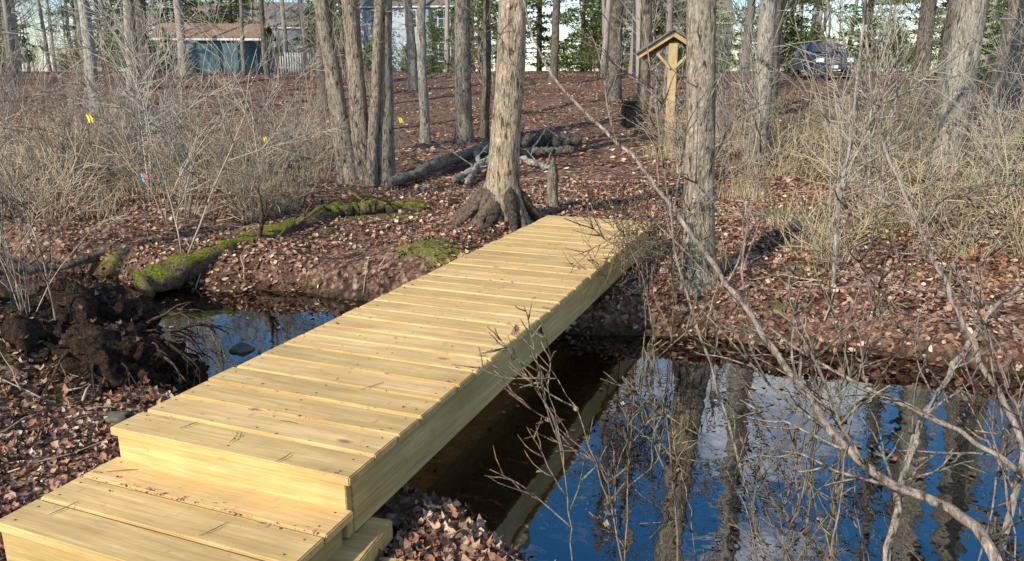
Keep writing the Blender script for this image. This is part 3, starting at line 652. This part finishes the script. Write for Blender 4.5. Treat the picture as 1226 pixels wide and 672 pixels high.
def gable(name,loc,w,d,h,rh,wm,rm,rz=0,windows=(),door=None,over=.25):
    E=empty(name,loc,rz)
    V=[(-w/2,-d/2,-.6),(w/2,-d/2,-.6),(w/2,d/2,-.6),(-w/2,d/2,-.6),(-w/2,-d/2,h),(w/2,-d/2,h),(w/2,d/2,h),(-w/2,d/2,h),(-w/2,0,h+rh),(w/2,0,h+rh)]
    mk('walls',V,[[(0,1,5,4),(2,3,7,6)],[(1,2,6,9,5),(3,0,4,8,7)]],None,wm,parent=E)
    an=math.atan2(rh,d/2); ln=math.hypot(rh,d/2)+over
    for i,s in enumerate((-1,1)):
        cy=s*(d/4+over*.5*math.cos(an)); cz=h+rh/2-over*.5*math.sin(an)+.05
        box('roof_panel_%d'%(i+1),E,(w+2*over,ln,.08),(0,cy,cz),rm,.01,(-s*an,0,0))
    box('eave_trim',E,(w+2*over-.02,.05,.14),(0,-d/2-over*math.cos(an)+.02,h-over*math.sin(an)-.05),WT,.005)
    for j,(wx,wz,ww,wh) in enumerate(windows):
        box('window_frame_%d'%(j+1),E,(ww+.16,.05,wh+.16),(wx,-d/2-.02,wz),WT,.005)
        box('window_pane_%d'%(j+1),E,(ww,.05,wh),(wx,-d/2-.035,wz),GL,.003)
        box('window_mullion_%d'%(j+1),E,(.04,.03,wh),(wx,-d/2-.06,wz),WT,.003)
        box('window_rail_%d'%(j+1),E,(ww,.03,.04),(wx,-d/2-.057,wz),WT,.003)
    if door: box('door',E,(door[1],.05,door[2]),(door[0],-d/2-.02,door[2]/2),door[3],.01)
    return E
SHB=siding('blue_shed_siding',(.06,.15,.18),4,True); RLF=simple('leafy_roof',(.27,.17,.11),.9,0,.45,9)
gable('garden_shed',(-18.6,50,Hs(-18.6,50)+.2),6.2,3.2,1.9,.8,SHB,RLF,.06,[],(1.2,1.1,1.7,simple('shed_door',(.05,.13,.155),.6)))
WS=siding('pale_blue_siding',(.50,.58,.66),5.5)
gable('clapboard_house',(-8.6,74,Hs(-8.6,74)),9,7,5.6,2.6,WS,SH,-.1,[(-3,1.6,1,1.5),(0,1.6,1,1.5),(3,1.6,1,1.5),(-3,4.4,1,1.4),(0,4.4,1,1.4),(3,4.4,1,1.4)])
WS2=siding('white_siding',(.68,.69,.68),5.5)
gable('clapboard_house',(-27,86,Hs(-27,86)),14,8,4.6,2.6,WS2,SH,.1,[(-5,1.8,1.2,1.4),(-2,1.8,1.2,1.4),(2,1.8,1.2,1.4),(5,1.8,1.2,1.4)])
gable('clapboard_house',(17,88,Hs(17,88)),13,8,5,2.6,WS2,SH,-.1,[(-4,1.8,1.2,1.4),(0,1.8,1.2,1.4),(4,1.8,1.2,1.4)])
FV=[];FF=[]
def addbox(c,d):
    o=len(FV)
    for sz in (-1,1):
        for sy in (-1,1):
            for sx in (-1,1): FV.append((c[0]+sx*d[0]/2,c[1]+sy*d[1]/2,c[2]+sz*d[2]/2))
    FF.extend([(o,o+1,o+3,o+2),(o+4,o+6,o+7,o+5),(o,o+4,o+5,o+1),(o+2,o+3,o+7,o+6),(o,o+2,o+6,o+4),(o+1,o+5,o+7,o+3)])
zf0=Hs(-14,49.5)
for i in range(20): addbox((-15.3+i*.16,49.5,zf0+.65),(.08,.03,1.3))
addbox((-13.8,49.54,zf0+.4),(3.2,.04,.09)); addbox((-13.8,49.54,zf0+1.1),(3.2,.04,.09))
mk('picket_fence',FV,[FF],None,simple('weathered_fence_wood',(.45,.45,.44),.8))
# ------------------------------------------------------------ parked suv
def suv(loc,rz):
    E=empty('parked_suv',loc,rz)
    m,nt,b=M('dark_blue_paint'); b.inputs['Base Color'].default_value=(.02,.045,.10,1); b.inputs['Roughness'].default_value=.25; b.inputs['Coat Weight'].default_value=.6
    P=m; CHR=simple('chrome',(.6,.6,.62),.25,.9); BLK=simple('tyre_rubber',(.02,.02,.02),.8); LP=simple('headlamp_lens',(.75,.78,.8),.1)
    prof=[(-2.35,.45),(-2.38,.95),(-2.2,1.08),(-1.15,1.16),(-.45,1.72),(1.5,1.78),(2.2,1.2),(2.3,.95),(2.3,.45)]
    V=[];n=len(prof)
    for s in (-1,1):
        for (y,z) in prof: V.append((s*(.93 if z<1.2 else .70),y,z))
    F=[(i,(i+1)%n,n+(i+1)%n,n+i) for i in range(n)]
    bm=bmesh.new(); vs=[bm.verts.new(v) for v in V]
    for f in F: bm.faces.new([vs[i] for i in f])
    bm.faces.new([vs[i] for i in range(n)][::-1]); bm.faces.new([vs[n+i] for i in range(n)])
    bmesh.ops.recalc_face_normals(bm,faces=bm.faces); bmesh.ops.bevel(bm,geom=list(bm.edges),offset=.05,segments=2,affect='EDGES')
    me=bpy.data.meshes.new('body'); bm.to_mesh(me); bm.free(); me.materials.append(P); o=bpy.data.objects.new('body',me); scene.collection.objects.link(o); o.parent=E
    mk('windshield',[(-.76,-1.10,1.24),(.76,-1.10,1.24),(.62,-.51,1.69),(-.62,-.51,1.69)],[[(0,1,2,3)]],None,GL,parent=E,loc=(0,-.03,.03))
    for s in (-1,1):
        mk('side_window',[(s*.915,-.85,1.22),(s*.915,1.7,1.24),(s*.73,1.35,1.68),(s*.73,-.4,1.66)],[[(0,1,2,3)]],None,GL,parent=E,loc=(s*.015,0,0))
        box('headlamp',E,(.38,.08,.2),(s*.68,-2.37,.86),LP,.02); box('mirror',E,(.22,.12,.16),(s*1.03,-.75,1.2),P,.03)
        box('fog_lamp',E,(.16,.05,.1),(s*.66,-2.41,.56),LP,.02)
        for y in (-1.45,1.45):
            for nm,r1,r2,dp,mt,xx in (('wheel',.37,.37,.26,BLK,.83),('hubcap',.22,.2,.03,CHR,.975)):
                bm=bmesh.new(); bmesh.ops.create_cone(bm,segments=24,radius1=r1,radius2=r2,depth=dp,cap_ends=True)
                if nm=='wheel': bmesh.ops.bevel(bm,geom=list(bm.edges),offset=.03,segments=1,affect='EDGES')
                me=bpy.data.meshes.new(nm); bm.to_mesh(me); bm.free(); me.materials.append(mt); o=bpy.data.objects.new(nm,me); scene.collection.objects.link(o); o.parent=E; o.location=(s*xx,y,.37); o.rotation_euler=(0,math.pi/2,0)
    box('grille',E,(.8,.06,.26),(0,-2.38,.84),CHR,.02)
    for k in range(3): box('grille_slot_%d'%k,E,(.72,.03,.045),(0,-2.415,.77+k*.07),BLK,.005)
    box('bumper',E,(1.84,.16,.22),(0,-2.38,.55),P,.05); box('number_plate',E,(.32,.02,.15),(0,-2.47,.55),WT,.005)
    for s in (-1,1): box('roof_rail',E,(.04,1.7,.05),(s*.6,.5,1.82),CHR,.01)
suv((15.6,40,Hs(15.6,40)+.05),-.1)
# ------------------------------------------------------------ light, sky, camera
S=Vector((-.54,-.64,.50)).normalized()
el=math.asin(S.z); az=math.atan2(S.x,S.y)
w=bpy.data.worlds.new('World'); scene.world=w; w.use_nodes=True; nt=w.node_tree
sky=nt.nodes.new('ShaderNodeTexSky'); sky.sky_type='NISHITA'; sky.sun_disc=False; sky.sun_elevation=el; sky.sun_rotation=az%(2*math.pi); sky.air_density=1.1; sky.dust_density=.3; sky.ozone_density=2.5
bg=nt.nodes['Background']
tc=nt.nodes.new('ShaderNodeTexCoord'); mp=nt.nodes.new('ShaderNodeMapping'); mp.inputs['Scale'].default_value=(1.6,2.2,3.2); nt.links.new(tc.outputs['Generated'],mp.inputs[0])
hs=nt.nodes.new('ShaderNodeHueSaturation'); hs.inputs['Saturation'].default_value=1.35; hs.inputs['Value'].default_value=1.2; nt.links.new(sky.outputs[0],hs.inputs['Color'])
cn=noise(nt,mp.outputs[0],2.2,6,.6,.4); cf=ramp(nt,cn,[(.5,(0,0,0)),(.66,(.9,.9,.9))])
cc=mix(nt,cf,hs.outputs[0],(9,9.1,9.2)); nt.links.new(cc,bg.inputs[0]); bg.inputs[1].default_value=.145
sl=bpy.data.lights.new('sun','SUN'); sl.energy=5; sl.angle=math.radians(.5); sl.color=(1,.91,.76)
so=bpy.data.objects.new('sun',sl); scene.collection.objects.link(so); so.rotation_euler=S.to_track_quat('Z','Y').to_euler(); so.location=(-10,-30,20)
cam=bpy.data.cameras.new('camera'); cam.sensor_width=36; cam.lens=910/1226*36; cam.clip_end=1500; cam.clip_start=.05
co=bpy.data.objects.new('camera',cam); scene.collection.objects.link(co); co.location=(0,0,CAMZ); co.rotation_euler=(math.radians(90-14.54),0,0)
scene.camera=co
scene.view_settings.view_transform='Standard'; scene.view_settings.look='None'; scene.view_settings.exposure=0
